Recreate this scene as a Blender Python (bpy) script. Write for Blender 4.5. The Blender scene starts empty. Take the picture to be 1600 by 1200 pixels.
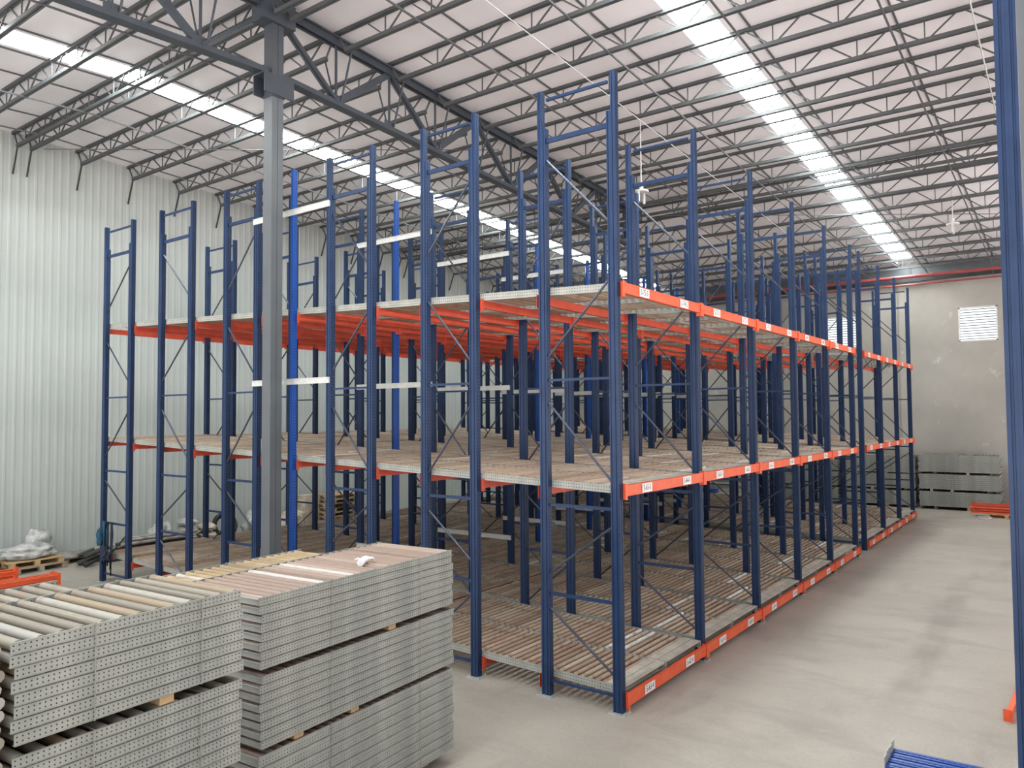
import bpy, math, random
from mathutils import Vector, Matrix
random.seed(7)
S = bpy.context.scene
C = S.collection

# ---------------------------------------------------------------- camera, world, light, exposure
cam_d = bpy.data.cameras.new('camera'); cam = bpy.data.objects.new('camera', cam_d); C.objects.link(cam)
YAW, PITCH, ROLL = .6359, .0413, -.0071
fw = Vector((math.cos(YAW)*math.cos(PITCH), math.sin(YAW)*math.cos(PITCH), math.sin(PITCH)))
rt = Vector((math.sin(YAW), -math.cos(YAW), 0)); up = rt.cross(fw)
rt, up = math.cos(ROLL)*rt+math.sin(ROLL)*up, -math.sin(ROLL)*rt+math.cos(ROLL)*up
cam.matrix_world = Matrix(((rt.x, up.x, -fw.x, -8.3688), (rt.y, up.y, -fw.y, -4.5677), (rt.z, up.z, -fw.z, 3.6405), (0, 0, 0, 1)))
cam_d.sensor_width = 36; cam_d.lens = 1189.5/1600*36; cam_d.clip_end = 200; cam_d.clip_start = .05
S.camera = cam
S.view_settings.view_transform = 'Standard'; S.view_settings.look = 'None'
S.view_settings.gamma = 1; S.view_settings.use_curve_mapping = False
S.view_settings.exposure = 0.22
W = bpy.data.worlds.new('daylight'); S.world = W; W.use_nodes = True
# sky above the horizon, added uplight below it for the ceiling (sides left open)
_t = W.node_tree; _tc = _t.nodes.new('ShaderNodeTexCoord'); _s = _t.nodes.new('ShaderNodeSeparateXYZ'); _r = _t.nodes.new('ShaderNodeValToRGB')
_t.links.new(_tc.outputs['Generated'], _s.inputs[0]); _m = _t.nodes.new('ShaderNodeMath'); _m.operation = 'MULTIPLY_ADD'; _m.inputs[1].default_value = .5; _m.inputs[2].default_value = .5
_t.links.new(_s.outputs[2], _m.inputs[0]); _t.links.new(_m.outputs[0], _r.inputs[0])
_r.color_ramp.elements[0].position = .495; _r.color_ramp.elements[0].color = (1, .93, .9, 1)
_r.color_ramp.elements[1].position = .505; _r.color_ramp.elements[1].color = (.17, .178, .182, 1)
_t.links.new(_r.outputs[0], _t.nodes['Background'].inputs[0]); _t.nodes['Background'].inputs[1].default_value = 3.7
SKY_PANEL = 26.0
def area(name, loc, rot, sx, sy, power, col=(1, 1, 1)):
    l = bpy.data.lights.new(name, 'AREA'); l.shape = 'RECTANGLE'; l.size = sx; l.size_y = sy; l.energy = power; l.color = col
    o = bpy.data.objects.new(name, l); C.objects.link(o); o.location = loc; o.rotation_euler = rot
    return o
# added fill lamp behind the camera, in place of unseen dock doors
area('rear_fill', (-15, 2, 4.5), (0, math.radians(-90), 0), 7, 24, 450, (1, .985, .96))

# ---------------------------------------------------------------- materials
def node_mat(name):
    m = bpy.data.materials.new(name); m.use_nodes = True
    return m, m.node_tree, m.node_tree.nodes, m.node_tree.links, m.node_tree.nodes['Principled BSDF']
def setp(b, col=None, rough=None, metal=None, spec=None):
    if col is not None: b.inputs['Base Color'].default_value = (*col, 1)
    if rough is not None: b.inputs['Roughness'].default_value = rough
    if metal is not None: b.inputs['Metallic'].default_value = metal
    if spec is not None: b.inputs['Specular IOR Level'].default_value = spec
def noisy(name, c1, c2, scale=4, rough=.5, metal=0, detail=4, bump=0, stretch=(1, 1, 1), lo=.35, hi=.65, world=False):
    m, t, N, L, b = node_mat(name)
    tc = N.new('ShaderNodeTexCoord'); mp = N.new('ShaderNodeMapping'); mp.inputs['Scale'].default_value = stretch
    L.new(tc.outputs['Object'], mp.inputs['Vector'])
    n = N.new('ShaderNodeTexNoise'); n.inputs['Scale'].default_value = scale; n.inputs['Detail'].default_value = detail
    L.new(mp.outputs[0], n.inputs['Vector'])
    mr = N.new('ShaderNodeMapRange'); mr.inputs['From Min'].default_value = lo; mr.inputs['From Max'].default_value = hi
    L.new(n.outputs['Fac'], mr.inputs['Value'])
    mx = N.new('ShaderNodeMix'); mx.data_type = 'RGBA'
    mx.inputs['A'].default_value = (*c1, 1); mx.inputs['B'].default_value = (*c2, 1)
    L.new(mr.outputs[0], mx.inputs['Factor']); L.new(mx.outputs['Result'], b.inputs['Base Color'])
    setp(b, None, rough, metal)
    if bump:
        bp = N.new('ShaderNodeBump'); bp.inputs['Strength'].default_value = bump; bp.inputs['Distance'].default_value = .02
        L.new(n.outputs['Fac'], bp.inputs['Height']); L.new(bp.outputs[0], b.inputs['Normal'])
    return m
def mth(t, op, a, b=None, c=None):
    n = t.nodes.new('ShaderNodeMath'); n.operation = op
    for i, v in enumerate((a, b, c)):
        if v is None: continue
        if isinstance(v, (int, float)): n.inputs[i].default_value = v
        else: t.links.new(v, n.inputs[i])
    return n.outputs[0]
def perforated(name, c1, c2, rough, metal, along, across, pitch, rows, rad, normal_axis, scale=3):
    """painted or galvanised sheet with punched holes; along/across are object axes"""
    m = noisy(name, c1, c2, scale, rough, metal); t = m.node_tree; N, L = t.nodes, t.links; b = N['Principled BSDF']
    tc = N.new('ShaderNodeTexCoord'); sp = N.new('ShaderNodeSeparateXYZ'); L.new(tc.outputs['Object'], sp.inputs[0])
    sn = N.new('ShaderNodeSeparateXYZ'); L.new(tc.outputs['Normal'], sn.inputs[0])
    f = mth(t, 'MULTIPLY', mth(t, 'SUBTRACT', mth(t, 'FRACT', mth(t, 'DIVIDE', sp.outputs[along], pitch)), .5), pitch)
    f2 = mth(t, 'MULTIPLY', f, f); hole = None
    for r in rows:
        d = mth(t, 'SUBTRACT', sp.outputs[across], r); d2 = mth(t, 'MULTIPLY', d, d)
        h = mth(t, 'LESS_THAN', mth(t, 'ADD', f2, d2), rad*rad)
        hole = h if hole is None else mth(t, 'MAXIMUM', hole, h)
    hole = mth(t, 'MULTIPLY', hole, mth(t, 'GREATER_THAN', mth(t, 'ABSOLUTE', sn.outputs[normal_axis]), .8))
    mx = N.new('ShaderNodeMix'); mx.data_type = 'RGBA'; mx.inputs['B'].default_value = (.008, .009, .012, 1)
    src = b.inputs['Base Color'].links[0].from_socket
    L.new(src, mx.inputs['A']); L.new(hole, mx.inputs['Factor']); L.new(mx.outputs['Result'], b.inputs['Base Color'])
    return m
NAVY1, NAVY2 = (.012, .030, .083), (.017, .040, .104)
M = {}
M['navy'] = perforated('navy_paint', NAVY1, NAVY2, .4, 0, 2, 0, .05, (-.024, .024), .0115, 1)
M['navy_plain'] = noisy('navy_paint_plain', NAVY1, NAVY2, 3, .38)
M['brace'] = noisy('brace_steel_paint', (.045, .055, .085), (.07, .08, .11), 4, .3, .45)
M['blue'] = perforated('bright_blue_paint', (.010, .065, .30), (.013, .078, .35), .3, 0, 2, 0, .05, (-.022, .022), .0085, 1)
M['blue_beam'] = perforated('bright_blue_upright', (.010, .055, .26), (.014, .07, .32), .3, 0, 0, 1, .05, (-.022, .022), .009, 2)
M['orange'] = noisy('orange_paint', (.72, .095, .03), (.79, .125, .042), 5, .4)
M['orange_dark'] = noisy('darkened_orange', (.50, .055, .025), (.58, .075, .033), 5, .42)  # same orange darkened; puts shade into the inner rack beams
M['white_label'] = noisy('white_sticker', (.78, .78, .78), (.84, .84, .84), 9, .5)
M['black_print'] = noisy('black_print', (.012, .012, .012), (.02, .02, .02), 9, .6)
M['galv'] = noisy('galvanised_sheet', (.40, .415, .40), (.52, .53, .51), 9, .45, .35)
M['galv_light'] = noisy('bright_galvanised', (.60, .62, .60), (.70, .71, .69), 9, .4, .3)
M['rail'] = perforated('perforated_rail', (.27, .285, .26), (.36, .37, .335), .6, .1, 0, 2, .03, (.02, .046), .0046, 1, 6)
M['rail_y'] = perforated('perforated_rail_lane', (.31, .315, .285), (.39, .39, .36), .6, .1, 1, 2, .04, (.03, .07), .0065, 0, 6)
M['plate'] = noisy('foot_plate', (.40, .38, .33), (.52, .49, .43), 6, .65, .1)
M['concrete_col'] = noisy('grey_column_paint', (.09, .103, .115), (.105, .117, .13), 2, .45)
M['joist'] = noisy('joist_paint', (.055, .06, .065), (.075, .08, .083), 2, .5)
M['girder'] = noisy('girder_paint', (.034, .042, .055), (.046, .055, .068), 2, .5)
M['girder_light'] = noisy('dark_column', (.045, .053, .065), (.058, .066, .078), 2, .5)  # darker tone for the column above its lower bracket
M['rod'] = noisy('bridging_paint', (.075, .078, .085), (.1, .1, .11), 2, .45)
M['pipe'] = noisy('red_pipe_paint', (.24, .045, .05), (.3, .06, .062), 3, .4)
M['dark'] = noisy('dark_steel', (.02, .022, .025), (.035, .036, .04), 3, .5)
M['cable'] = noisy('white_cable', (.5, .5, .5), (.62, .62, .62), 3, .5)
M['wood'] = noisy('pallet_wood', (.36, .23, .11), (.52, .37, .2), 6, .8, 0, 6, .2, (1, 8, 1))
M['wood_grey'] = noisy('weathered_wood', (.22, .17, .12), (.38, .31, .23), 6, .85, 0, 6, .2, (1, 8, 1))
M['film'] = noisy('plastic_film', (.26, .26, .25), (.55, .55, .54), 5, .28, 0, 6, .6)
M['card'] = noisy('cardboard', (.40, .32, .24), (.6, .54, .46), 4, .8)
M['rubber'] = noisy('black_rubber', (.012, .012, .013), (.03, .03, .03), 7, .55)
M['scrap'] = noisy('old_pipe_steel', (.2, .175, .155), (.42, .39, .36), 5, .55, .3)
M['teal_rope'] = noisy('teal_strap', (.01, .06, .11), (.02, .1, .17), 9, .8)
M['navy_rope'] = noisy('dark_strap', (.01, .015, .03), (.02, .03, .055), 9, .8)
M['strap'] = noisy('packing_strap', (.22, .22, .18), (.3, .3, .25), 9, .5)
M['cloth'] = noisy('glove_cloth', (.72, .72, .74), (.85, .85, .86), 14, .9)
M['louver'] = noisy('louver_frame', (.6, .61, .6), (.7, .7, .69), 5, .5)
for k_ in ('navy', 'navy_plain', 'blue'): M[k_].node_tree.nodes['Principled BSDF'].inputs['Specular IOR Level'].default_value = .28
def roller_mat(name, tones):
    if name != 'rusty_roller': tones = [(p, tuple(v*.8 for v in c)) for p, c in tones]
    m, t, N, L, b = node_mat(name)
    g = N.new('ShaderNodeNewGeometry'); oi = N.new('ShaderNodeObjectInfo')
    r = mth(t, 'FRACT', mth(t, 'ADD', g.outputs['Random Per Island'], mth(t, 'MULTIPLY', oi.outputs['Random'], 7.31)))
    cr = N.new('ShaderNodeValToRGB'); cr.color_ramp.interpolation = 'CONSTANT'
    els = cr.color_ramp.elements
    for i, (p, c) in enumerate(tones):
        e = els[i] if i < 2 else els.new(p)
        e.position = p; e.color = (*c, 1)
    L.new(r, cr.inputs[0])
    tc = N.new('ShaderNodeTexCoord'); n = N.new('ShaderNodeTexNoise'); n.inputs['Scale'].default_value = 5; n.inputs['Detail'].default_value = 5
    L.new(tc.outputs['Object'], n.inputs['Vector'])
    mr = N.new('ShaderNodeMapRange'); mr.inputs['From Min'].default_value = .52; mr.inputs['From Max'].default_value = .72; mr.inputs['To Max'].default_value = .75
    L.new(n.outputs['Fac'], mr.inputs['Value'])
    mx = N.new('ShaderNodeMix'); mx.data_type = 'RGBA'; mx.inputs['B'].default_value = (.25, .15, .085, 1)
    L.new(cr.outputs[0], mx.inputs['A']); L.new(mr.outputs[0], mx.inputs['Factor']); L.new(mx.outputs['Result'], b.inputs['Base Color'])
    setp(b, None, .5, .15)
    return m
M['roller'] = roller_mat('rusty_roller', [(0, (.42, .31, .23)), (.22, (.48, .37, .285)), (.45, (.36, .265, .2)), (.6, (.5, .41, .32)), (.78, (.43, .36, .27)), (.93, (.74, .73, .69)), (.96, (.36, .25, .19))])
M['roller_grey'] = roller_mat('grey_roller', [(0, (.34, .31, .25)), (.22, (.40, .37, .31)), (.45, (.29, .26, .21)), (.7, (.44, .42, .37)), (.84, (.37, .29, .2)), (.94, (.42, .41, .38))])
M['roller_pink'] = roller_mat('primed_roller', [(0, (.40, .29, .235)), (.3, (.47, .36, .30)), (.6, (.37, .27, .22)), (.85, (.50, .41, .35)), (.94, (.66, .64, .6))])
M['roller_ochre'] = roller_mat('ochre_roller', [(0, (.42, .30, .16)), (.3, (.47, .35, .2)), (.6, (.38, .28, .16)), (.9, (.6, .55, .48))])
# floor
m, t, N, L, b = node_mat('polished_concrete_floor'); M['floor'] = m
tc = N.new('ShaderNodeTexCoord')
def nz(scale, det, st=(1, 1, 1), rot=0):
    mp = N.new('ShaderNodeMapping'); mp.inputs['Scale'].default_value = st; mp.inputs['Rotation'].default_value = (0, 0, rot)
    n = N.new('ShaderNodeTexNoise'); n.inputs['Scale'].default_value = scale; n.inputs['Detail'].default_value = det; n.inputs['Roughness'].default_value = .62
    L.new(tc.outputs['Object'], mp.inputs[0]); L.new(mp.outputs[0], n.inputs['Vector']); return n.outputs['Fac']
def mixc(fac, a, bb):
    mx = N.new('ShaderNodeMix'); mx.data_type = 'RGBA'
    if isinstance(a, tuple): mx.inputs['A'].default_value = (*a, 1)
    else: L.new(a, mx.inputs['A'])
    if isinstance(bb, tuple): mx.inputs['B'].default_value = (*bb, 1)
    else: L.new(bb, mx.inputs['B'])
    L.new(fac, mx.inputs['Factor']); return mx.outputs['Result']
def rng(v, a, bb, to=1.):
    r = N.new('ShaderNodeMapRange'); r.inputs['From Min'].default_value = a; r.inputs['From Max'].default_value = bb; r.inputs['To Max'].default_value = to
    L.new(v, r.inputs['Value']); return r.outputs[0]
c = mixc(rng(nz(.45, 6), .38, .62), (.31, .284, .247), (.375, .342, .296))
c = mixc(rng(nz(1.3, 9, (1, .35, 1), .5), .5, .72, .75), c, (.235, .213, .187))
c = mixc(rng(nz(5, 8), .55, .75, .5), c, (.39, .36, .315))
c = mixc(rng(nz(.9, 8, (.35, 1, 1), -.15), .56, .7, .55), c, (.196, .17, .157))
sp = N.new('ShaderNodeSeparateXYZ'); L.new(tc.outputs['Object'], sp.inputs[0])
# a scuffed tyre track along the aisle
d = mth(t, 'ABSOLUTE', mth(t, 'SUBTRACT', mth(t, 'ADD', sp.outputs[1], mth(t, 'MULTIPLY', sp.outputs[0], -.015)), -2.72))
tr = mth(t, 'MULTIPLY', rng(d, .28, .12), mth(t, 'MULTIPLY', rng(sp.outputs[0], 1.2, 3), rng(sp.outputs[0], 11.5, 9)))
tr = mth(t, 'MULTIPLY', tr, rng(nz(1.1, 4), .3, .6, .55))
c = mixc(rng(nz(22, 10), .5, .75, .4), c, (.22, .2, .18))
c = mixc(rng(nz(60, 6), .45, .8, .35), c, (.44, .41, .36))
c = mixc(tr, c, (.2, .18, .155))
L.new(c, b.inputs['Base Color']); setp(b, None, .5, 0)
# back wall
m, t, N, L, b = node_mat('concrete_wall'); M['concrete'] = m
tc = N.new('ShaderNodeTexCoord')
c = mixc(rng(nz(.35, 6), .35, .65), (.31, .295, .265), (.39, .37, .333))
c = mixc(rng(nz(1.6, 7), .62, .7, .45), c, (.62, .6, .56))
c = mixc(rng(nz(.8, 8, (1, 1, .4)), .55, .8, .45), c, (.36, .34, .31))
L.new(c, b.inputs['Base Color']); setp(b, None, .85, 0)
M['panel'] = noisy('white_wall_panel', (.395, .425, .41), (.435, .465, .45), .5, .4, 0)
M['foil'] = noisy('roof_insulation', (.82, .79, .82), (.90, .87, .90), .8, .33, .08, 6, .5)
m, t, N, L, b = node_mat('skylight_panel'); M['sky'] = m
setp(b, (.8, .9, .88), .6); b.inputs['Emission Color'].default_value = (.93, 1, .98, 1); b.inputs['Emission Strength'].default_value = SKY_PANEL
m, t, N, L, b = node_mat('daylight_pane'); M['pane'] = m
setp(b, (.8, .85, .9), .4); b.inputs['Emission Color'].default_value = (.94, .98, 1, 1); b.inputs['Emission Strength'].default_value = .98

# ---------------------------------------------------------------- mesh helpers
class MB:
    def __init__(s): s.v = []; s.f = []; s.sm = []
    def add(s, vs, fs, smooth=False):
        n = len(s.v); s.v += [tuple(v) for v in vs]; s.f += [tuple(i+n for i in f) for f in fs]; s.sm += [smooth]*len(fs); return s
    def box(s, x0, x1, y0, y1, z0, z1):
        return s.add([(x0, y0, z0), (x1, y0, z0), (x1, y1, z0), (x0, y1, z0), (x0, y0, z1), (x1, y0, z1), (x1, y1, z1), (x0, y1, z1)],
                     [(3, 2, 1, 0), (4, 5, 6, 7), (0, 1, 5, 4), (1, 2, 6, 5), (2, 3, 7, 6), (3, 0, 4, 7)])
    def bar(s, a, b, w, h, side=None):
        a, b = Vector(a), Vector(b); d = (b-a).normalized()
        r = Vector(side) if side else (d.cross(Vector((0, 0, 1))) if abs(d.z) < .95 else Vector((1, 0, 0)))
        r = (r-d*r.dot(d)).normalized(); u = r.cross(d)
        vs = [p+r*i*w/2+u*j*h/2 for p in (a, b) for i, j in ((-1, -1), (1, -1), (1, 1), (-1, 1))]
        return s.add(vs, [(0, 1, 2, 3), (7, 6, 5, 4), (0, 4, 5, 1), (1, 5, 6, 2), (2, 6, 7, 3), (3, 7, 4, 0)])
    def tube(s, pts, r, n=8, closed=False, cap=True):
        pts = [Vector(p) for p in pts]; k = len(pts); vs = []
        ref = Vector((0, 0, 1))
        for i, p in enumerate(pts):
            d = (pts[(i+1) % k]-pts[i-1]) if closed else (pts[min(i+1, k-1)]-pts[max(i-1, 0)])
            d.normalize()
            if abs(d.dot(ref)) > .9: ref = Vector((1, 0, 0)) if abs(d.x) < .9 else Vector((0, 1, 0))
            x = (ref-d*ref.dot(d)).normalized(); y = d.cross(x); ref = x
            vs += [p+(x*math.cos(2*math.pi*j/n)+y*math.sin(2*math.pi*j/n))*r for j in range(n)]
        fs = [(i*n+j, i*n+(j+1) % n, ((i+1) % k)*n+(j+1) % n, ((i+1) % k)*n+j) for i in range(k if closed else k-1) for j in range(n)]
        s.add(vs, fs, True)
        if cap and not closed:
            s.add(vs[:n], [tuple(range(n))[::-1]]); s.add(vs[-n:], [tuple(range(n))])
        return s
    def prism(s, prof, z0, z1):
        n = len(prof)
        return s.add([(x, y, z0) for x, y in prof]+[(x, y, z1) for x, y in prof],
                     [tuple(range(n))[::-1], tuple(range(n, 2*n))]+[(i, (i+1) % n, n+(i+1) % n, n+i) for i in range(n)])
    def mesh(s, name, mat):
        me = bpy.data.meshes.new(name); me.from_pydata(s.v, [], s.f)
        me.polygons.foreach_set('use_smooth', s.sm); me.materials.append(mat); me.update(); return me
    def build(s, name, mat, parent=None, **k):
        o = bpy.data.objects.new(name, s.mesh(name, mat)); C.objects.link(o); o.parent = parent
        tag(o, **k); return o
def tag(o, label=None, cat=None, group=None, kind=None):
    if label: o['label'] = label
    if cat: o['category'] = cat
    if group: o['group'] = group
    if kind: o['kind'] = kind
    return o
def empty(name, loc=(0, 0, 0), rot=(0, 0, 0), **k):
    o = bpy.data.objects.new(name, None); C.objects.link(o); o.location = loc; o.rotation_euler = rot; o.empty_display_size = .2
    return tag(o, **k)
KIDS = {}
def kids(o):
    if o.name not in KIDS: KIDS[o.name] = list(o.children)
    return KIDS[o.name]
def copy_tree(o, parent=None):
    c = o.copy(); C.objects.link(c); c.parent = parent
    ch = kids(o); KIDS[c.name] = [copy_tree(k, c) for k in ch]
    return c
def place(o, loc=None, rot=None, **k):
    if loc is not None: o.location = loc
    if rot is not None: o.rotation_euler = rot
    return tag(o, **k)
ORD = ['first', 'second', 'third', 'fourth', 'fifth', 'sixth', 'seventh', 'eighth', 'ninth', 'tenth', 'eleventh', 'twelfth', 'thirteenth',
       'fourteenth', 'fifteenth', 'sixteenth', 'seventeenth', 'eighteenth', 'nineteenth', 'twentieth', 'twenty-first', 'twenty-second']
UNUSED = []
def proto_done(o):
    """the pattern copy itself is removed once all copies exist"""
    UNUSED.append(o)

# ---------------------------------------------------------------- setting
WY, BX, XMIN, YMIN = 17.0, 26.0, -9.5, -9.0
RX = -.35
def zr(x): return 10.95-.05*abs(x-RX)
MB().box(-14, BX+.3, -11, WY+.3, -.2, 0).build('floor', M['floor'], kind='structure')
# corrugated white panel wall along Y = WY
w = MB(); x = -12.0; prof = []
while x < BX:
    prof += [(x, WY), (x+.03, WY-.008), (x+.07, WY-.008), (x+.1, WY)]; x += .2
prof.append((BX, WY))
vs = []; fs = []
for (px, py) in prof: vs += [(px, py, 0), (px, py, zr(px)+.05)]
for i in range(len(prof)-1): fs.append((2*i, 2*i+1, 2*i+3, 2*i+2))
w.add(vs, fs); w.box(-12, BX, WY+.01, WY+.12, 0, 8.5)
w.build('wall_left', M['panel'], kind='structure')
# concrete back wall with louvred windows
WINS = [(-2.3, -1.0), (2.72, 4.02)]
w = MB(); zb, zt, top = 6.4, 7.74, 9.95
w.box(BX, BX+.25, YMIN-4, WY, 0, zb); w.box(BX, BX+.25, YMIN-4, WY, zt, top)
ys = [YMIN-4]+[v for ww in WINS for v in ww]+[WY]
for i in range(0, len(ys), 2): w.box(BX, BX+.25, ys[i], ys[i+1], zb, zt)
w.box(BX-.06, BX, .74, 1.1, 0, 9.1)
w.build('wall_back', M['concrete'], kind='structure')
for i, (a, b_) in enumerate(WINS):
    r = empty('window_%d' % (i+1), (BX+.1, (a+b_)/2, (zb+zt)/2), kind='structure')
    hw, hh = (b_-a)/2, (zt-zb)/2
    fr = MB().box(-.1, .1, -hw, -hw+.05, -hh, hh).box(-.1, .1, hw-.05, hw, -hh, hh).box(-.1, .1, -hw, hw, -hh, -hh+.05).box(-.1, .1, -hw, hw, hh-.05, hh)
    fr.build('window_frame', M['louver'], r)
    MB().box(.1, .12, -hw, hw, -hh, hh).build('pane', M['pane'], r)
    n = 12; lv = MB()
    for k in range(n):
        z = -hh+.1+k*(2*hh-.2)/(n-1); lv.bar((.0, -hw+.03, z), (.0, hw-.03, z), .014, .032, (1, 0, 0))
    lv.build('louver_blades', M['concrete_col'], r)
# roof in bands with two skylight strips
SKY = [(.36, 1.03), (11.03, 11.76)]
rb = MB()
ys = [YMIN-3]+[v for a in SKY for v in a]+[WY]
for i in range(0, len(ys), 2):
    for xa, xb in ((-13, RX), (RX, BX+.3)):
        for a0 in range(1):
            y0, y1 = ys[i], ys[i+1]
            rb.add([(xa, y0, zr(xa)), (xb, y0, zr(xb)), (xb, y1, zr(xb)), (xa, y1, zr(xa)), (xa, y0, zr(xa)+.12), (xb, y0, zr(xb)+.12), (xb, y1, zr(xb)+.12), (xa, y1, zr(xa)+.12)],
                   [(3, 2, 1, 0)[::-1], (4, 5, 6, 7), (0, 1, 5, 4), (1, 2, 6, 5), (2, 3, 7, 6), (3, 0, 4, 7)])
rb.build('ceiling', M['foil'], kind='structure')
for i, (a, b_) in enumerate(SKY):
    sk = MB()
    for xa, xb in ((-13, RX), (RX, BX-.6)):
        sk.add([(xa, a, zr(xa)+.06), (xb, a, zr(xb)+.06), (xb, b_, zr(xb)+.06), (xa, b_, zr(xa)+.06)], [(0, 1, 2, 3)])
    sk.build('window_%d' % (i+3), M['sky'], kind='structure')
MB().box(BX-.3, BX, YMIN-3, WY, 8.93, 9.13).box(BX-.36, BX-.3, YMIN-3, WY, 8.9, 8.96).build('trim_1', M['dark'], kind='structure')

MB().box(BX-.14, BX, YMIN-3, WY, 9.16, 9.6).build('trim_2', M['concrete_col'], kind='structure')

# ---------------------------------------------------------------- roof steel
GY = [6.45, -4.30]
spans = [(WY-.03, GY[0], 'white wall side'), (GY[0], GY[1], 'aisle side of girder')]
def joist_meshes(ya, yb):
    """ya > yb, origin at the top chord, x = 0"""
    tc_, bc, wb = MB(), MB(), MB()
    for s in (-1, 1):
        tc_.box(s*.025-.02, s*.025+.02, yb, ya, -.055, -.012); tc_.box(min(s*.009, s*.05), max(s*.009, s*.05), yb, ya, -.012, 0)
    e0, e1 = yb+.28, ya-.28
    for s in (-1, 1):
        bc.box(s*.025-.019, s*.025+.019, e0, e1, -.435, -.375); bc.box(min(s*.009, s*.045), max(s*.009, s*.045), e0, e1, -.445, -.435)
    P = 1.11; y = -.42-P*6
    nodes = []
    while y < ya:
        if y > e0+.05 and y < e1-.05: nodes.append(y)
        y += P
    for y in nodes:
        wb.bar((0, y, -.42), (0, y, -.02), .02, .02)
        for dy in (P/2-.03, -P/2+.03):
            if yb < y+dy < ya: wb.bar((0, y+dy*.06, -.42), (0, y+dy, -.025), .025, .025)
    for (ya_, s) in ((ya, -1), (yb, 1)):
        wb.bar((0, ya_+s*.03, -.02), (0, ya_+s*.3, -.42), .028, .028)
        wb.bar((0, ya_+s*.03, 0), (0, ya_+s*.03, -.07), .09, .06)
    br = MB()
    if ya > 16: br.bar((0, ya-.28, -.42), (0, ya-.02, -1.08), .035, .035)
    return tc_, bc, wb, br
SP = 1.385
jx = [(RX-.16, 'ridge'), (RX+.16, 'ridge')]
k = 1
js = [RX-.16, RX+.16]+[RX+SP*k for k in range(1, 19)]+[RX-SP*k for k in range(1, 6)]
js.append(13.0+.1)
for (ya, yb, where) in spans:
    tcm, bcm, wbm, brm = joist_meshes(ya, yb)
    j0 = empty('roof_joist'); tcm.build('top_chord', M['joist'], j0); bcm.build('bottom_chord', M['joist'], j0); wbm.build('web_rods', M['joist'], j0)
    if brm.v: brm.build('knee_brace', M['dark'], j0)
    for i, x in enumerate(js):
        if i == 0: where_x = 'left of double pair at near column'
        elif i == 1: where_x = 'right of double pair at near column'
        elif i < 20: where_x = '%s beyond near column' % ORD[i-2]
        elif i < 25: where_x = '%s in front of near column' % ORD[i-20]
        else: where_x = 'extra one at far column'
        j = copy_tree(j0)
        place(j, (x, 0, zr(x)), None, label='dark truss joist, %s, %s' % (where_x, where), cat='roof joist', group='roof joists')
    proto_done(j0)
# girders
for gi, gy in enumerate(GY):
    for (xa, xb, wh) in (((RX, 13.0, 'from near column to far column'), (-10.3, RX, 'running from near column over the camera')) if gi == 0 else ((RX, 13.0, 'at right edge beyond blue upright'),)):
        g = empty('roof_girder', (0, gy, 0), label='heavy dark steel lattice girder %s' % wh, cat='girder')
        zt_ = lambda x: zr(x)-.12
        zb_ = lambda x: 9.55-.05*abs(x-RX)
        tcg, bcg = MB(), MB()
        tcg.bar((xa, 0, zt_(xa)), (xb, 0, zt_(xb)), .26, .03); tcg.bar((xa, -.06, zt_(xa)-.07), (xb, -.06, zt_(xb)-.07), .03, .14); tcg.bar((xa, .06, zt_(xa)-.07), (xb, .06, zt_(xb)-.07), .03, .14)
        bcg.bar((xa, 0, zb_(xa)), (xb, 0, zb_(xb)), .2, .02); bcg.bar((xa, -.05, zb_(xa)+.05), (xb, -.05, zb_(xb)+.05), .02, .1); bcg.bar((xa, .05, zb_(xa)+.05), (xb, .05, zb_(xb)+.05), .02, .1)
        tcg.build('top_chord', M['girder'], g); bcg.build('bottom_chord', M['girder'], g)
        sg = 1 if xb > RX else -1
        x0 = RX; n = int(abs(xb-xa)/SP)
        for k in range(n):
            a, b2 = x0+sg*SP*k, x0+sg*SP*(k+1)
            d = MB()
            if k % 2 == 0: p, q = (a, zt_(a)-.1), (b2, zb_(b2)+.08)
            else: p, q = (b2, zt_(b2)-.1), (a, zb_(a)+.08)
            if k % 2 == 0:
                d.bar((p[0], -.045, p[1]), (q[0], -.045, q[1]), .05, .05); d.bar((p[0], .045, p[1]), (q[0], .045, q[1]), .05, .05)
            else: d.bar((p[0], 0, p[1]), (q[0], 0, q[1]), .07, .13)
            d.build('diagonal', M['girder'], g)
            v = MB()
            v.bar((b2, 0, zb_(b2)+.08), (b2, 0, zt_(b2)-.1), .035, .035)
            v.bar((b2+.1, -.02, zb_(b2)+.08), (b2+.16, -.3, zt_(b2)-.1), .028, .028)
            v.bar((b2, .32, zr(b2)-.42), (b2, .03, zb_(b2)+.08), .022, .022)
            v.build('vertical_rods', M['girder'], g)
            MB().box(b2-.12, b2+.12, -.012, .012, zb_(b2)+.04, zb_(b2)+.22).build('gusset_plate', M['girder'], g)
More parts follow.
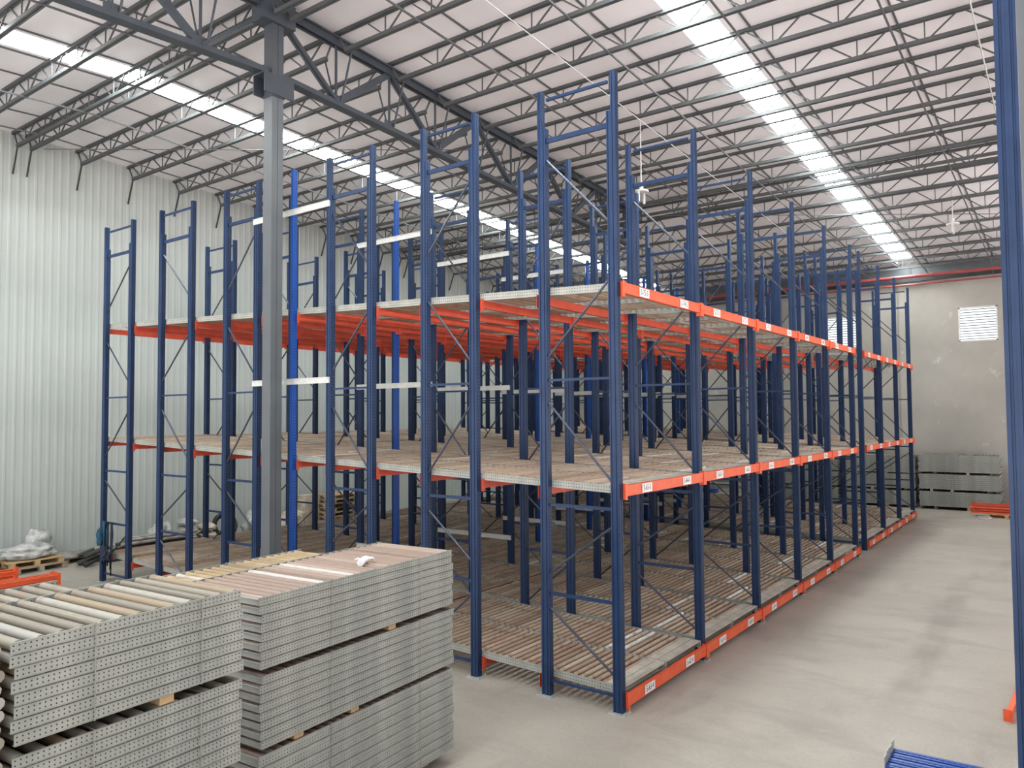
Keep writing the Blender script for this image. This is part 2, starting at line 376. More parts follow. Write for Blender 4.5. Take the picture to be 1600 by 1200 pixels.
# bridging lines along the slope
byl = [-2.23, -.04, 2.12, 4.3, 8.7, 10.85, 13.05, 15.3]
for i, y in enumerate(byl):
    for lv, off in (('top', .012), ('bottom', .45)):
        o = MB()
        for xa, xb in ((-7.3, RX), (RX, BX)):
            o.bar((xa, y, zr(xa)-off), (xb, y, zr(xb)-off), .03, .03)
        o.build('bridging_rod', M['rod'], label='thin steel bridging rod along %s chords of joists, %s from the white wall' % (lv, ORD[len(byl)-1-i]), cat='bridging rod', group='joist bridging rods')
def cable(name, pts, r, mat, label, cat, n=6): return MB().tube(pts, r, n).build(name, M[mat], label=label, cat=cat)
cable('overhead_cable', [(-1, 2.86, zr(0)-.5), (8, 2.9, zr(8)-.52), (18, 2.9, zr(18)-.5)], .009, 'cable', 'thin pale cable stretched under the joists right of the girder', 'cable')
cable('overhead_cable', [(2, -3.42, zr(2)-.48), (9.2, -3.43, zr(9.2)-.5), (16, -3.43, zr(16)-.49)], .014, 'cable', 'pale cable under the roof next to right edge blue upright', 'cable')
cable('cross_brace_rod', [(-.1, 16.2, zr(0)-.48), (3.07, 11.46, zr(3)-.48), (6.3, 6.6, zr(6)-.48)], .012, 'rod', 'diagonal brace rod crossing the joists near the white wall', 'brace rod')
cable('cross_brace_rod', [(13.2, 5.6, zr(13)-.48), (14.88, 2.76, zr(14.9)-.48), (18.3, -2.9, zr(18.3)-.48)], .012, 'rod', 'diagonal brace rod crossing the joists near the concrete wall', 'brace rod')
# sprinkler pipes
for (y0, y1, z, x, r, lab) in ((-6.5, 16.5, 8.86, 24.1, .065, 'thick red sprinkler pipe along top of the concrete wall'), (-6.5, 16.5, 8.62, 24.6, .035, 'thin red pipe below the thick one at concrete wall')):
    p = empty('sprinkler_pipe', (x, y0, z), label=lab, cat='pipe')
    MB().tube([(0, 0, 0), (0, y1-y0, 0)], r, 10).build('pipe', M['pipe'], p)
    for k in range(8):
        yy = 1.5+k*2.7
        MB().tube([(0, yy, r*.6), (0, yy, zr(x)-z-.36)], .012, 5).build('hanger_rod', M['rod'], p)
# pendant lamps
def pendant(x, y, zlow, lab):
    p = empty('pendant_light', (x, y, zr(x)-.38), label=lab, cat='pendant light')
    L_ = zr(x)-.38-zlow
    MB().tube([(0, 0, .36), (0, 0, -L_+.2)], .014, 6).build('cord', M['cable'], p)
    MB().tube([(0, 0, -L_+.24), (0, 0, -L_+.1)], .05, 10).build('lamp_holder', M['cable'], p)
    MB().tube([(0, 0, -L_+.1), (0, 0, -L_+.06)], .17, 12).build('canopy', M['cable'], p)
    for s in (-1, 1): MB().box(s*.14-.02, s*.14+.02, -.02, .02, -L_-.18, -L_+.07).build('lamp_arm', M['cable'], p)
pendant(16.55, -1.92, 8.95, 'white pendant fitting on a long rod right of bright skylight')
pendant(7.55, 3.4, 8.75, 'white pendant fitting on a cord above the near corner of the racking')

# columns
def column(x, y, lab):
    c = empty('building_column', (x, y, 0), label=lab, cat='column', group='grey building columns')
    w = .116; zc = zr(x)-.1
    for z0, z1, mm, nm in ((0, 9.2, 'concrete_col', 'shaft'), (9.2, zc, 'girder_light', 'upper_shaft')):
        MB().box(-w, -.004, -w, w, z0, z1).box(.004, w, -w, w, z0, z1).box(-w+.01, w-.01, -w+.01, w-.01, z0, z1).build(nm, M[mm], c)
    pl = MB().box(-.3, .3, -.165, -.14, 9.17, 9.52).box(-.3, .3, .14, .165, 9.17, 9.52).box(-.13, .13, -.14, .14, 9.15, 9.19)
    pl.box(-.3, .3, -.14, .14, 9.49, 9.52); pl.build('lower_bracket', M['girder'], c)
    q = MB().prism([(-.32, -.18), (.32, -.18), (.32, .18), (-.32, .18)], zc-.42, zc); q.build('cap_bracket', M['girder'], c)
    MB().box(-.2, .2, -.2, .2, 0, .025).build('base_plate', M['girder'], c)
column(RX, GY[0], 'tall grey steel column in front of the racking, beside bright blue upright')
column(RX, GY[1], 'grey steel column cut by right edge, behind the navy upright')
column(13.0, GY[0], 'grey steel column standing in the gap inside the racking')

# ---------------------------------------------------------------- racking
YP = [0, 1.0783, 2.2526, 3.2222, 4.3637, 5.3674, 6.3428, 7.3599, 8.3421, 9.5276, 10.6715, 11.8849, 13.0316]
XP = [0, 2.5, 5, 7.5, 10, 12.5, 13.49, 15.99, 18.49, 20.99]
H, HI = 7.98, 7.47
def post_profile(y0, d):   # open-groove section, front at y0, depth d (sign = direction)
    w = .045
    p = [(-w, 0), (-.012, 0), (-.009, .006), (.009, .006), (.012, 0), (w, 0), (w, .4), (w-.009, .45), (w-.009, .65), (w, .7), (w, 1), (-w, 1), (-w, .7), (-w+.009, .65), (-w+.009, .45), (-w, .4)]
    p = [(x, y0+(d/abs(d))*y if 0 < y < .01 else y0+d*y) for x, y in p]
    return p if d > 0 else p[::-1]
def frame_tree(depth, kind, mat='navy'):
    """upright frame, origin at front post, extends to +Y by depth (post centre to post centre)"""
    f = empty('upright_frame')
    for yc, d in ((0, 1), (depth, -1)):
        po = MB().prism(post_profile(yc-d*.05, d*.065), .006, H).build('post', M[mat], f)
        MB().prism(post_profile(yc+d*.0155, d*.06), .006, HI).build('reinforcement', M['navy'], po)
        bp = MB().box(-.1, .1, yc-.115+d*.01, yc+.115+d*.01, 0, .012)
        for sx in (-.075, .075): bp.tube([(sx, yc-.085*d, .006), (sx, yc-.085*d, .035)], .009, 6)
        bp.build('base_plate', M['galv'], po)
    a, b_ = .075, depth-.075
    for z, r in ((7.86, .018), (7.3, .03), (4.1, .016), (2.47, .02), (1.32, .02), (.2, .016)):
        MB().bar((0, a, z), (0, b_, z), .035, r*2).build('horizontal_brace', M['navy_plain'], f)
    segs = ((7.03, 6.07), (4.41, 5.34), (3.8, 2.81), (1.59, 2.25), (1.13, .44))     # (z at rear, z at front) for kind A
    for zi, (z1, z0) in enumerate(segs):
        if kind == 'B': z0, z1 = z1, z0
        MB().tube([(-.005, a, z0), (-.005, b_, z1)], .016, 8).build('diagonal_brace', M['brace'], f)
    return f
fdefs = [(0, 1, 'A'), (2, 3, 'B'), (4, 5, 'A'), (7, 8, 'B'), (9, 10, 'A'), (11, 12, 'B')]
protos = {}
for n, (a, b_, kd) in enumerate(fdefs): protos[n] = frame_tree(YP[b_]-YP[a], kd)
for xi, x in enumerate(XP):
    ln = '%s line from near end' % ORD[xi]
    for n, (a, b_, kd) in enumerate(fdefs):
        f = copy_tree(protos[n])
        pos = 'at the aisle' if n == 0 else '%s frame back from aisle' % ORD[n]
        if n == 5: pos = 'last frame before white wall'
        place(f, (x, YP[a], 0), None, label='navy upright frame, %s, %s' % (ln, pos), cat='rack frame', group='navy rack frames')
for n in protos: proto_done(protos[n])
# single bright blue uprights where the column interrupts the frames
sp0 = empty('single_upright')
MB().prism(post_profile(-.05, .065), .006, H).build('post', M['blue'], sp0)
MB().prism(post_profile(.0155, .06), .006, HI).build('reinforcement', M['navy'], sp0)
MB().box(-.085, .085, -.09, .09, 0, .008).build('base_plate', M['galv'], sp0)
for xi, x in enumerate(XP):
    o = copy_tree(sp0)
    place(o, (x, YP[6], 0), None, label='bright blue single upright post, %s line from near end of racking' % ORD[xi], cat='rack post', group='bright blue uprights')
proto_done(sp0)
tb0 = MB().box(-.015, .015, 0, YP[7]-YP[5]+.1, -.05, .05).box(-.03, .015, 0, YP[7]-YP[5]+.1, .044, .05).mesh('tie_bar', M['galv_light'])
for xi, x in enumerate(XP):
    for z, w in ((7.2, 'upper'), (4.25, 'middle'), (1.0, 'lower')):
        o = bpy.data.objects.new('tie_bar', tb0); C.objects.link(o)
        place(o, (x-.062, YP[5]-.05, z), None, label='pale galvanised tie bar, %s one on %s post line from near end' % (w, ORD[xi]), cat='tie bar', group='galvanised tie bars')
# levels: (front beam top, inner beam z at y=0, slope)
LV = [('lower', .235, .20, .028, 4), ('middle', 2.77, 2.655, .036, 5), ('upper', 5.29, 5.195, .037, 6)]
bays = [(i, XP[i], XP[i+1]) for i in (0, 1, 2, 3, 4, 6, 7, 8)]
BL = 2.5
def beam_tree(h, front, mat):
    b_ = empty('rack_beam')
    x0, x1 = .052, BL-.052
    MB().box(x0, x1, -.02, .025, -h, 0).box(x0, x1, -.026, -.02, -h, -h+.02).box(x0, x1, -.026, -.02, -.02, 0).build('beam', M[mat], b_)
    for x in (x0-.002, x1+.002):
        s = 1 if x < 1 else -1
        cn = MB().box(min(x, x-s*.005), max(x, x-s*.005), -.03, .04, -h-.045, .02).box(min(x-s*.05, x), max(x-s*.05, x), -.035, -.03, -h-.045, .02)
        cn.build('end_connector', M[mat], b_)
    return b_
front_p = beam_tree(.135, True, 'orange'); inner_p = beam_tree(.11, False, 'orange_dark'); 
for bn, (i, xa, xb) in enumerate(bays):
    for li, (ln, zf, zi, sl, suf) in enumerate(LV):
        o = copy_tree(front_p)
        place(o, (xa, -.078, zf), None, label='orange aisle beam with white location stickers, %s level, %s bay from near end' % (ln, ORD[bn]), cat='rack beam', group='orange aisle beams')
        base = 63-2*bn+(2 if li == 1 else 12 if li == 2 else 0)
        for q, (cx, num) in enumerate(((.60, base), (1.86, base-1))):
            s = MB().box(cx-.14, cx+.14, -.0275, -.0262, -.125, -.012).build('location_sticker', M['white_label'], o)
            txt = 'S-%02d-%d' % (num, suf if li < 2 else 5)
            cu = bpy.data.curves.new('sticker_text', 'FONT'); cu.body = txt; cu.size = .105; cu.align_x = 'CENTER'; cu.align_y = 'CENTER'; cu.extrude = .0004
            to = bpy.data.objects.new('tmp', cu); C.objects.link(to)
            bpy.context.view_layer.update()
            me = bpy.data.meshes.new_from_object(to.evaluated_get(bpy.context.evaluated_depsgraph_get()))
            bpy.data.objects.remove(to); bpy.data.curves.remove(cu)
            me.name = 'sticker_text'; me.materials.clear(); me.materials.append(M['black_print'])
            to = bpy.data.objects.new('sticker_text', me); C.objects.link(to); to.parent = s
            to.location = (cx, -.0284, -.068); to.rotation_euler = (math.pi/2, 0, 0); to.scale = (.78, 1, 1)
        rows = list(range(1, 13)) if (li == 2 or bn < 2) else [3, 6, 9, 12]
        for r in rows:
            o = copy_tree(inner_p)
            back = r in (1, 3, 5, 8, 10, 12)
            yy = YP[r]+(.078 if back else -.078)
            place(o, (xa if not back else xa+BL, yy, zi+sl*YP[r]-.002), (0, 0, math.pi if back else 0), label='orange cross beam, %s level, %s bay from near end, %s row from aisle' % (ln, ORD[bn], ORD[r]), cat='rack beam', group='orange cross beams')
proto_done(front_p); proto_done(inner_p)
# roller beds of the lanes
YB = [-.03, 4.34, 8.38, 13.08]
LW = 1.172
def roller_mesh(L_, r, n=10):
    m = MB().tube([(-L_/2, 0, 0), (L_/2, 0, 0)], r, n); m.tube([(-L_/2-.02, 0, 0), (-L_/2, 0, 0)], .008, 6); m.tube([(L_/2, 0, 0), (L_/2+.02, 0, 0)], .008, 6)
    return m
def lane_bed(length, individual, front, pitch=.11):
    b_ = empty('roller_bed')
    for s in (-1, 1):
        x = s*LW/2
        MB().box(x-.002, x+.002, 0, length-.012, 0, .1).box(min(x, x-s*.025), max(x, x-s*.025), 0, length-.012, 0, .003).box(min(x, x+s*.008), max(x, x+s*.008), 0, length-.012, .097, .1).build('side_rail', M['rail_y'], b_)
    y = .06 if not front else .31
    if front:
        for k in range(2): MB().box(-LW/2+.01, LW/2-.01, .02+k*.125, .02+k*.125+.118, .078, .1+.004*(k % 2)).build('stop_plate', M['plate'], b_)
    ys = []
    while y < length-.05: ys.append(y); y += pitch
    if individual:
        me = roller_mesh(LW-.05, .031, 12).mesh('roller', M['roller'])
        for y in ys:
            o = bpy.data.objects.new('roller', me); C.objects.link(o); o.parent = b_; o.location = (0, y, .072); o.rotation_euler = (random.random()*6, 0, 0)
    else:
        m = MB()
        for y in ys: m.tube([(-LW/2+.025, y, .072), (LW/2-.025, y, .072)], .031, 7)
        m.build('rollers', M['roller'], b_)
    return b_
bp = {}
for s in range(3):
    for ind in (0, 1):
        if ind and s > 0: continue
        bp[s, ind] = lane_bed(YB[s+1]-YB[s], ind, s == 0)
for bn, (i, xa, xb) in enumerate(bays):
    for li, (ln, zf, zi, sl, suf) in enumerate(LV):
        for lane in (0, 1):
            for s in range(3):
                ind = 1 if (s < 1 and ((li == 0 and bn < 3) or (li == 1 and bn < 2))) else 0
                o = copy_tree(bp[s, ind])
                xc = xa+.055+LW/2+.006+lane*(LW+.014)
                y0 = YB[s] if s else -.03
                place(o, (xc, y0, zi+sl*YB[s]+.002), (math.atan(sl), 0, 0),
                      label='roller bed, %s level, %s bay from near end, %s lane, %s' % (ln, ORD[bn], ('left', 'right')[lane], ('aisle end', 'middle piece', 'wall end')[s]), cat='roller bed', group='roller beds in the racking')
for k_ in bp: proto_done(bp[k_])

# the navy rack across the aisle, only its near frame stands in view
ep = empty('rack_post', (-2.43, -4.26, 0), (0, 0, math.pi), label='navy perforated rack post at the right edge, nearest the camera', cat='rack post')
MB().prism(post_profile(-.05, .065), .006, H).build('post', M['navy'], ep)
MB().prism(post_profile(.0155, .06), .006, H).build('reinforcement', M['navy'], ep)
MB().box(-.085, .085, -.09, .09, 0, .008).build('base_plate', M['galv'], ep)

# ---------------------------------------------------------------- stacked roller beds in the foreground
PH = .071
def stack_bed(length, width, roller_mat, individual, over=0, pitch=.12, rr=.033, h=.07, extra=None):
    """rails along +X from x=0..length, rollers along Y; over = extra roller length past the near rail at -X end"""
    b_ = empty('roller_bed')
    rails = [(0, 1, 0), (width, -1, -over)]
    if extra: rails.append((width+extra[0], -1, -over))
    for ri, (yy, s, x0) in enumerate(rails):
        L0 = length; length = extra[1] if ri == 2 else L0
        m = MB().box(x0, length, yy-.0015, yy+.0015, 0, h-.004).box(x0, length, min(yy, yy-s*.012), max(yy, yy-s*.012), h-.006, h-.004)
        m.box(x0, length, min(yy, yy+s*.02), max(yy, yy+s*.02), 0, .003)
        m.box(x0, length, min(yy, yy-s*.008), max(yy, yy-s*.008), 0, .003)
        m.build('side_rail', M['rail'], b_); length = L0
    MB().box(length-.0015, length+.0015, .004, width-.004, .004, h-.012).build('end_plate', M['galv'], b_)
    if not over: MB().box(-.0015, .0015, .004, width-.004, .002, h-.014).box(-.02, .0015, .004, width-.004, h-.016, h-.014).build('end_plate', M['galv'], b_)
    xs = []; x = .05-over
    while x < length-.03: xs.append(x); x += pitch
    if individual:
        me = MB().tube([(0, .012, 0), (0, width-.012, 0)], rr, 14).mesh('roller', M[roller_mat])
        for x in xs:
            o = bpy.data.objects.new('roller', me); C.objects.link(o); o.parent = b_; o.location = (x, 0, h-.034)
    else:
        m = MB()
        for x in xs: m.tube([(x, .012, h-.034), (x, width-.012, h-.034)], rr, 9)
        m.build('rollers', M[roller_mat], b_)
    if extra:
        xs = [x for x in xs if x < extra[1]-.03]
        me = MB().tube([(0, width+.012, 0), (0, width+extra[0]-.012, 0)], rr, 12).mesh('narrow_roller', M[extra[2]]) if individual else None
        if me:
            for x in xs:
                o = bpy.data.objects.new('narrow_roller', me); C.objects.link(o); o.parent = b_; o.location = (x, 0, h-.034)
        else:
            m = MB()
            for x in xs: m.tube([(x, width+.012, h-.034), (x, width+extra[0]-.012, h-.034)], rr, 8)
            m.build('narrow_rollers', M[extra[2]], b_)
    return b_
def bundle(org, rot, length, width, rm, tops, nbed, pitch_h, over, rpitch, who, rr=.031, top_ind=True, h=.07, extra=None):
    h0 = h; protos_ = {}
    for hh in set([h] if not isinstance(h, (list, tuple)) else h): protos_[hh] = stack_bed(length, width, rm, False, over, rpitch, rr, hh, extra)
    ht = h if not isinstance(h, (list, tuple)) else h[0]
    pt = stack_bed(length, width, rm, True, over, rpitch, rr, ht, extra) if top_ind else protos_[ht]
    tw = width+(extra[0] if extra else 0)
    Rz = Matrix.Rotation(rot, 4, 'Z')
    for ti, top in enumerate(tops):
        n = nbed if isinstance(nbed, int) else nbed[ti]; ph = pitch_h if not isinstance(pitch_h, (list, tuple)) else pitch_h[ti]
        h = h0 if not isinstance(h0, (list, tuple)) else h0[ti]; pa = protos_[h]
        for k in range(n):
            o = copy_tree(pt if (ti == 0 and k == n-1) else pa)
            jx, jy = random.uniform(-.02, .02), random.uniform(-.006, .006)
            p = Rz @ Vector((jx, jy, 0))
            tn = ('top', 'second', 'third', 'lowest')[ti]
            place(o, (org[0]+p.x, org[1]+p.y, top-h-(n-1-k)*ph), (0, 0, rot), label='galvanised roller bed, %s from top in %s bundle of %s' % (ORD[n-1-k], tn, who), cat='roller bed', group='roller beds stacked in %s' % who)
        # wooden bearers below the bundle
        zlow = tops[ti+1] if ti+1 < len(tops) else 0
        zb0 = top-h-(n-1)*ph
        for bi, fx in enumerate((.16, .42, .86) if ti % 2 else (.2, .62, .9)):
            rc = 0 if (bi == 1 or (ti == 1 and bi == 0)) else .16
            p = Rz @ Vector((fx*length, width/2, 0))
            MB().box(-.05, .05, -width/2+.004+rc, width/2-.01, 0, max(.02, zb0-zlow-.002)).build('wooden_bearer', M['wood'],
                     label='wooden bearer, %s from left end, under %s bundle of %s' % (ORD[bi], ('top', 'second', 'third', 'lowest')[ti], who), cat='wooden bearer', group='wooden bearers under %s' % who).location = (org[0]+p.x, org[1]+p.y, zlow+.001)
            C.objects[-1].rotation_euler = (0, 0, rot)
        # packing straps
        for si, fx in enumerate((.3, .78)):
            p = Rz @ Vector((fx*length, 0, 0)); g = .018
            ew = (tw if extra and fx*length < extra[1] else width)
            st = MB().box(-.004, .004, -g-.001, -g+.0005, -.002, top-zb0+.004).box(-.004, .004, -g, ew+g, top-zb0+.004, top-zb0+.0055).box(-.004, .004, ew+g-.0005, ew+g+.001, -.002, top-zb0+.004)
            o = st.build('packing_strap', M['strap'], label='thin packing strap, %s from left, round %s bundle of %s' % (ORD[si], ('top', 'second', 'third', 'lowest')[ti], who), cat='strap', group='packing straps round %s' % who)
            o.location = (org[0]+p.x, org[1]+p.y, zb0); o.rotation_euler = (0, 0, rot)
    for q_ in protos_.values(): proto_done(q_)
    if top_ind: proto_done(pt)
R4 = math.radians(3.8)
bundle((-4.66, .655), R4, 2.50, 1.0, 'roller_pink', (2.22, 1.60, .985), (8, 8, 9), (.0715, .0715, .094), 0, .092, 'right foreground stack', h=(.07, .07, .092), extra=(.42, 1.70, 'roller_ochre'))
bundle((-6.60, .155), R4, 1.50, 1.02, 'roller_grey', (2.42, 1.79, 1.17, .56), (8, 8, 8, 7), (.0715,)*4, .36, .118, 'left foreground stack', rr=.034, extra=(.45, .98, 'roller_grey'))
# bundles by the back wall (lanes seen side on)
for bi, (y0, who) in enumerate(((.28, 'right stack at back wall'), (3.02, 'middle stack at back wall'), (5.8, 'far stack at back wall'))):
    bundle((24.25, y0), -math.pi/2, 2.6, 1.3, 'roller_grey', ((2.05, 1.33, .68) if bi == 0 else (1.98, 1.3, .66)), (9, 8, 8), (.071, .071, .07), 0, .12, who, top_ind=False)
# white glove on the right stack
g = empty('work_glove', (-3.22, 1.03, 2.232), (0, 0, .5), label='white work glove lying on top of the right foreground stack', cat='glove')
gm = MB()
gm.tube([(-.09, 0, .012), (-.05, 0, .016), (0, 0, .02), (.04, 0, .018)], .032, 10)
for a, l, y in ((-.45, .07, -.03), (-.12, .09, -.012), (.12, .095, .008), (.35, .085, .026), (1.15, .07, .03)):
    sx = .03 if a < 1 else -.02
    gm.tube([(sx, y, .018), (sx+l*.5*math.cos(a), y+l*.5*math.sin(a), .026), (sx+l*math.cos(a), y+l*math.sin(a), .012)], .011, 8)
gm.build('glove_body', M['cloth'], g); MB().tube([(-.125, 0, .012), (-.085, 0, .013)], .036, 10).build('cuff', M['cloth'], g)

# ---------------------------------------------------------------- loose things on the floor
def loose_beam(loc, rotz, length, mat, label, h=.11, group=None, name='loose_beam'):
    b_ = empty(name, loc, (0, 0, rotz), label=label, cat='rack beam', group=group)
    MB().box(.006, length-.006, -.025, .025, 0, h).box(.006, length-.006, -.032, -.025, h-.02, h).build('beam', M[mat], b_)
    for x in (0, length):
        MB().box(x-.003, x+.003, -.05, .05, -.0, h+.035).box(min(x, x+(.05 if x else -.05)), max(x, x+(.05 if x else -.05)), -.055, -.05, 0, h+.035).build('end_connector', M[mat], b_)
    return b_
loose_beam((2.42, -3.83, .001), math.radians(-3), 2.5, 'orange', 'single orange beam lying on the aisle floor at lower right', .1)
# blue uprights bottom right
BD = Vector((.03, -.9995, 0)); ang = math.atan2(BD.y, BD.x)
for k in range(4):
    p = Vector((.02, -3.03, 0))+Vector((-1, -.0, 0))*k*.125
    u = empty('blue_upright', (p.x, p.y, .24), (0, 0, ang), label='bright blue perforated upright lying at bottom right, %s' % ('farthest of the four', 'second farthest of the four', 'third of the four', 'nearest of the four')[k], cat='rack post', group='bright blue uprights lying on floor')
    MB().box(0, 1.02, -.045, .045, 0, .07).box(0, 1.02, -.045, -.012, .07, .076).box(0, 1.02, .012, .045, .07, .076).tube([(.01, 0, .05), (1.01, 0, .05)], .036, 12).build('post', M['blue_beam'], u)
    MB().box(-.012, -.002, -.055, .055, -.06, .17-.015*(k % 2)).build('base_plate', M['galv'], u)
for q, lab in ((.2, 'near the base plates'), (.85, 'at the far ends')):
    p = Vector((.02, -3.03, 0))+BD*q+Vector((-1, 0, 0))*.187
    o = MB().box(-.05, .05, -.3, .3, 0, .239).build('wooden_bearer', M['wood'], label='wooden bearer under the blue uprights %s' % lab, cat='wooden bearer'); o.location = (p.x, p.y, 0); o.rotation_euler = (0, 0, ang)
# orange beams bundle near back wall on a pallet
def pallet(loc, rot, label, mat='wood', L_=1.2, W_=.8, group=None):
    p = empty('wooden_pallet', loc, (0, 0, rot), label=label, cat='pallet', group=group)
    for k in range(3):
        MB().box(-L_/2, L_/2, -W_/2+k*(W_-.1)/2, -W_/2+k*(W_-.1)/2+.1, 0, .02).build('bottom_board', M[mat], p)
        MB().box(-L_/2+k*(L_-.12)/2, -L_/2+k*(L_-.12)/2+.12, -W_/2, W_/2, .1, .12).build('stringer_board', M[mat], p)
        for j in range(3):
            MB().box(-L_/2+j*(L_-.12)/2, -L_/2+j*(L_-.12)/2+.12, -W_/2+k*(W_-.1)/2, -W_/2+k*(W_-.1)/2+.1, .02, .1).build('block', M[mat], p)
    for k in range(6): MB().box(-L_/2, L_/2, -W_/2+k*(W_-.1)/5, -W_/2+k*(W_-.1)/5+.1, .12, .142).build('deck_board', M[mat], p)
    return p
pallet((22.95, -2.6, 0), math.pi/2, 'wooden pallet under the orange beams by the concrete wall')
for r in range(4):
    for c_ in range(4):
        loose_beam((22.62+c_*.17, -1.62+.03*random.uniform(-1, 1), .143+r*.086), -math.pi/2, 2.5, 'orange_dark' if r % 2 else 'orange', 'orange beam by concrete wall, %s layer from top, %s from the rack side' % (ORD[3-r], ORD[c_]), .05, 'orange beams stacked by the concrete wall')
st = MB(); st.tube([(22.3+.23*math.cos(a)*1.3, -1.95+.23*math.sin(a), .02+.004*math.sin(3*a)) for a in [k*.35 for k in range(18)]], .016, 6, True)
st.tube([(22.33+.19*math.cos(a)*1.3, -1.97+.2*math.sin(a), .045) for a in [k*.35 for k in range(18)]], .014, 6, True)
st.build('strap_coil', M['cable'], label='white strap coil on the floor in front of the orange beams', cat='strap')
# blue uprights at back wall
for k in range(6):
    r, c_ = divmod(k, 3)
    o = empty('blue_upright', (24.2+c_*.14, 11.3, .15+r*.1), (0, 0, -math.pi/2), label='blue upright in the pile behind the racking, %s layer, %s in row' % (('lower', 'upper')[r], ORD[c_]), cat='rack post', group='blue uprights piled behind the racking')
    MB().box(0, 3.0, -.045, .045, 0, .08).build('post', M['blue_beam'], o)
for q in (9.0, 10.8):
    MB().box(24.08, 24.62, q, q+.1, 0, .149).build('wooden_bearer', M['wood'], label='wooden bearer under the blue pile, %s one' % ('nearer' if q < 10 else 'farther'), cat='wooden bearer')
# orange beams at left edge
pl_ = [(-3.55, 13.05), (-3.6, 13.18)]
for k in range(6):
    r, c_ = divmod(k, 3)
    loose_beam((-3.45, 12.95+c_*.14, .10+r*.125), math.radians(1.5), 2.5, 'orange', 'orange beam at left edge, %s layer, %s from the camera' % (('lower', 'upper')[r], ORD[c_]), .09, 'orange beams at the left edge')
for q in (-3.2, -1.5): MB().box(q, q+.1, 12.85, 13.4, 0, .099).build('wooden_bearer', M['wood'], label='wooden bearer under the left orange beams, %s end' % ('left' if q < -2 else 'right'), cat='wooden bearer')
for k in range(4):
    loose_beam((-3.9, 14.0+k*.15, .12+.12*(k % 2)), 0, 2.5+.06*k, 'orange', 'orange beam behind the left orange pile, %s from the camera' % ORD[k], .09, 'orange beams behind the left pile')
for q in (-3.6, -2.0): MB().box(q, q+.1, 13.9, 14.6, 0, .119).build('wooden_bearer', M['wood'], label='wooden bearer under the rear left beams, %s end' % ('left' if q < -3 else 'right'), cat='wooden bearer')
# pallets and wrapped goods along the white wall
pallet((-.35, 15.75, 0), .12, 'lower weathered pallet of pile at left by the white wall', 'wood_grey')
pallet((-.4, 15.8, .143), .05, 'upper pale pallet of the pile at left by the white wall', 'wood')
pallet((-1.75, 15.9, 0), -.05, 'pallet under plastic-wrapped goods at left edge', 'wood_grey')
pallet((.95, 16.2, 0), .05, 'flat pallet carrying grey planks by the white wall', 'wood_grey')
for k in range(5):
    o = MB().box(-.75, .75, -.07, .07, 0, .035).build('grey_plank', M['scrap'], label='grey plank on the flat pallet, %s from the camera' % ORD[k], cat='plank', group='grey planks on the pallet'); o.location = (1.0+.05*k, 15.82+k*.19, .143+.002); o.rotation_euler = (0, 0, .05+.03*random.uniform(-1, 1))
from mathutils import noise
def lump(name, c, s, mat, label, cat, seed=0, rough=.35):
    bm = __import__('bmesh').new(); import bmesh
    bmesh.ops.create_icosphere(bm, subdivisions=4, radius=1)
    for v in bm.verts:
        p = v.co.copy(); n = noise.noise(p*1.7+Vector((seed, 0, 0)))*rough+noise.noise(p*5+Vector((0, seed, 0)))*rough*.35
        v.co = p*(1+n); v.co.x *= s[0]; v.co.y *= s[1]; v.co.z *= s[2]
    zmin = -s[2]*.75
    for v in bm.verts: v.co.z = max(v.co.z, zmin)-zmin
    me = bpy.data.meshes.new(name); bm.to_mesh(me); bm.free(); me.materials.append(M[mat])
    for p in me.polygons: p.use_smooth = True
    o = bpy.data.objects.new(name, me); C.objects.link(o); o.location = c; return tag(o, label=label, cat=cat)
lump('wrapped_bundle', (-.45, 15.85, .287), (.62, .36, .2), 'film', 'white plastic-wrapped bundle on the pallet pile at left', 'bundle', 3)
lump('wrapped_bundle', (-1.7, 15.9, .143), (.6, .4, .3), 'film', 'larger plastic-wrapped bundle at left edge by the wall', 'bundle', 9)
lump('cable_heap', (-1.5, 15.75, .72), (.16, .12, .08), 'rubber', 'small black heap of cable on the left wrapped bundle', 'cable', 5, .6)
lump('wrapped_bundle', (.1, 16.62, 0), (.4, .2, .45), 'film', 'clear crumpled plastic sheet against the white wall', 'plastic sheet', 12, .5)
# pipes
for k in range(24):
    r, c_ = divmod(k, 4)
    L_ = 1.9+.25*random.random(); x0 = 1.05+.08*random.uniform(-1, 1)+.12*r; a = 0
    y = 15.2+c_*.1+.03*(r % 2); z = .043+r*.087
    o = MB().tube([(0, 0, 0), (L_*math.cos(a), L_*math.sin(a), random.uniform(-.01, .01)+.0)], .042, 9).build('steel_pipe', M['scrap'] if k % 3 else M['dark'], label='old steel pipe in pile by the white wall, %s layer, %s from camera' % (ORD[5-r], ORD[c_]), cat='pipe', group='old pipes in the pile')
    o.location = (x0, y, z)
for k in range(7):
    o = MB().tube([(0, 0, 0), (.35, .1*random.uniform(-1, 1), .12)], .05, 8).build('pipe_fitting', M['rubber'], label='black pipe end lying at left end of the pipe pile, %s' % ORD[k], cat='pipe', group='black pipe ends'); o.location = (.5+.05*(k % 2), 15.0+.16*(k % 4), .052+.2*(k//4)); 
    o.rotation_euler = (0, 0, random.uniform(-.15, .15))
lump('wrapped_bundle', (3.05, 16.1, 0), (.32, .3, .42), 'film', 'white plastic bundle right of the pipe pile', 'bundle', 21, .4)
pallet((4.0, 16.1, 0), 0, 'pallet of paper sacks behind the second rack frame', 'wood')
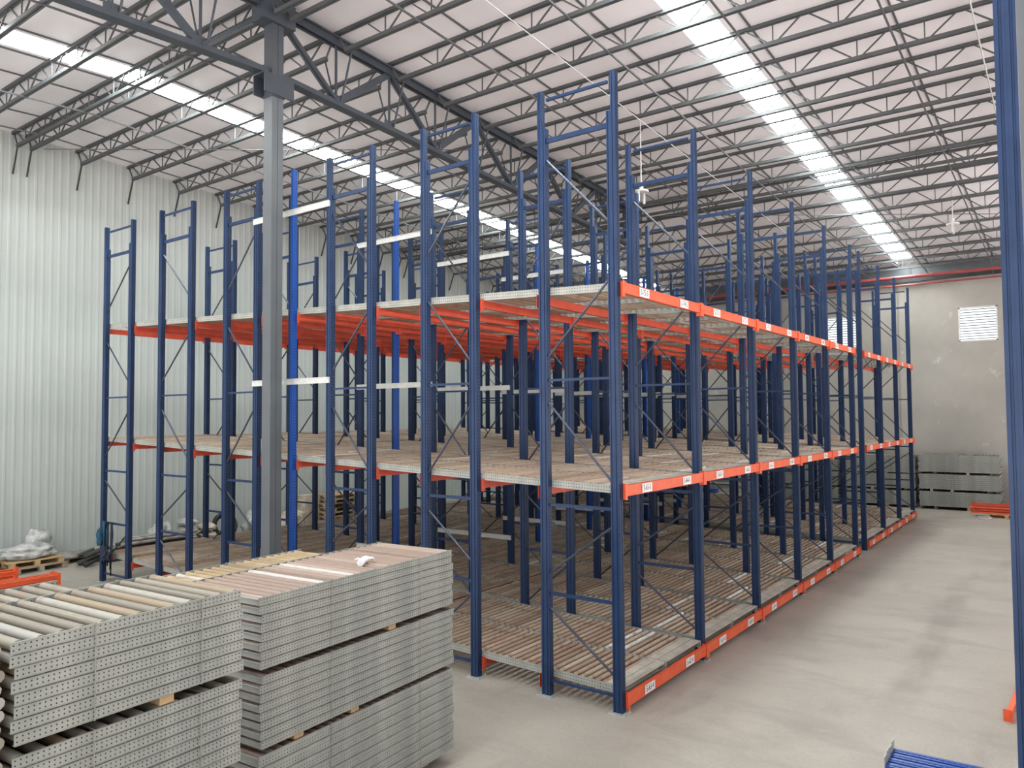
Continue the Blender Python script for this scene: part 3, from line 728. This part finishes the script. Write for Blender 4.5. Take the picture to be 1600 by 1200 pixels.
for k, (dx, dz, rz) in enumerate(((-.32, 0, .1), (.34, 0, -.1), (-.3, .22, .2), (.34, .22, 0), (-.28, .43, .3))):
    o = lump('paper_sack', (4.0+dx, 15.95, .143+dz), (.27, .3, .11), 'card' if k % 2 else 'film', 'crumpled pale sack on the pallet by the white wall, %s' % ORD[k], 'sack', 30+k, .25); o['group'] = 'sacks on the pallet'; o.rotation_euler = (0, 0, rz)
hc = MB()
for k in range(7):
    rr = .36-.02*k; hc.tube([(rr*math.cos(a), .05*math.sin(2*a+k)+.035*k, .42+rr*math.sin(a)*1.0) for a in [j*math.pi/10 for j in range(20)]], .05, 8, True)
o = hc.build('hose_coil', M['rubber'], label='thick black hose coil leaning at the white wall', cat='hose'); o.location = (5.15, 16.2, -.01); o.rotation_euler = (-.15, 0, 0)
hc = MB(); hc.tube([(k*.22, .08*math.sin(k), .06+.02*math.cos(k)) for k in range(10)], .06, 8)
o = hc.build('hose', M['rubber'], label='black hose lying beside the coil', cat='hose'); o.location = (5.3, 15.7, 0)
lump('wrapped_bundle', (6.3, 16.3, 0), (.42, .32, .4), 'film', 'plastic-wrapped bundle right of the black hose coil', 'bundle', 44, .5)
lump('wrapped_bundle', (7.45, 16.1, 0), (.42, .32, .34), 'card', 'brown-grey wrapped bundle before the stacked pallets', 'bundle', 51, .4)
bx_ = empty('cardboard_box', (8.35, 16.5, 0), (0, 0, .2), label='tall brown cardboard box against the white wall', cat='box')
MB().box(-.25, .25, -.2, .2, 0, 1.0).build('carton', M['card'], bx_); MB().box(-.25, .25, -.012, .012, 1.0, 1.003).build('tape', M['strap'], bx_)
for k in range(7): pallet((9.3+.05*random.uniform(-1, 1), 15.9+.04*random.uniform(-1, 1), .1435*k), random.uniform(-.06, .06), 'wooden pallet behind the racking, %s from top of tall stack' % ORD[6-k], 'wood_grey' if k % 2 else 'wood', group='stacked pallets')
# straps tied to the last frame
for k in range(9):
    y0 = YP[12]-.1-.06*k; z0 = 1.32; L_ = random.uniform(.6, 1.2); w_ = random.uniform(.02, .07); dx = -.05-.015*(k % 3)
    pts = [(dx, y0, z0+.03), (dx-.02, y0-w_, z0-.25*L_), (dx-.01, y0-w_*.3, z0-.6*L_), (dx, y0+.02, z0-L_), (dx+.02, y0+w_, z0-.55*L_), (dx+.02, y0+w_*.8, z0-.2*L_)]
    MB().tube(pts, .014, 6, True).build('hanging_strap', M['teal_rope' if k < 4 else 'navy_rope'], label='%s lifting strap hanging on far left frame, %s from outer post' % ('teal' if k < 4 else 'dark', ORD[k]), cat='strap', group='lifting straps on the frame')
lump('strap_bundle', (-.16, YP[12]-.16, .84), (.05, .07, .2), 'teal_rope', 'knotted teal strap bundle tied to the far left post', 'strap', 60, .7)
lump('strap_bundle', (-.16, YP[12]-.42, .52), (.05, .09, .17), 'navy_rope', 'dark tangled strap bundle on the far left frame', 'strap', 66, .8)

# ---------------------------------------------------------------- remove the pattern objects
def kill(o):
    for k in list(o.children): kill(k)
    bpy.data.objects.remove(o)
for o in UNUSED: kill(o)
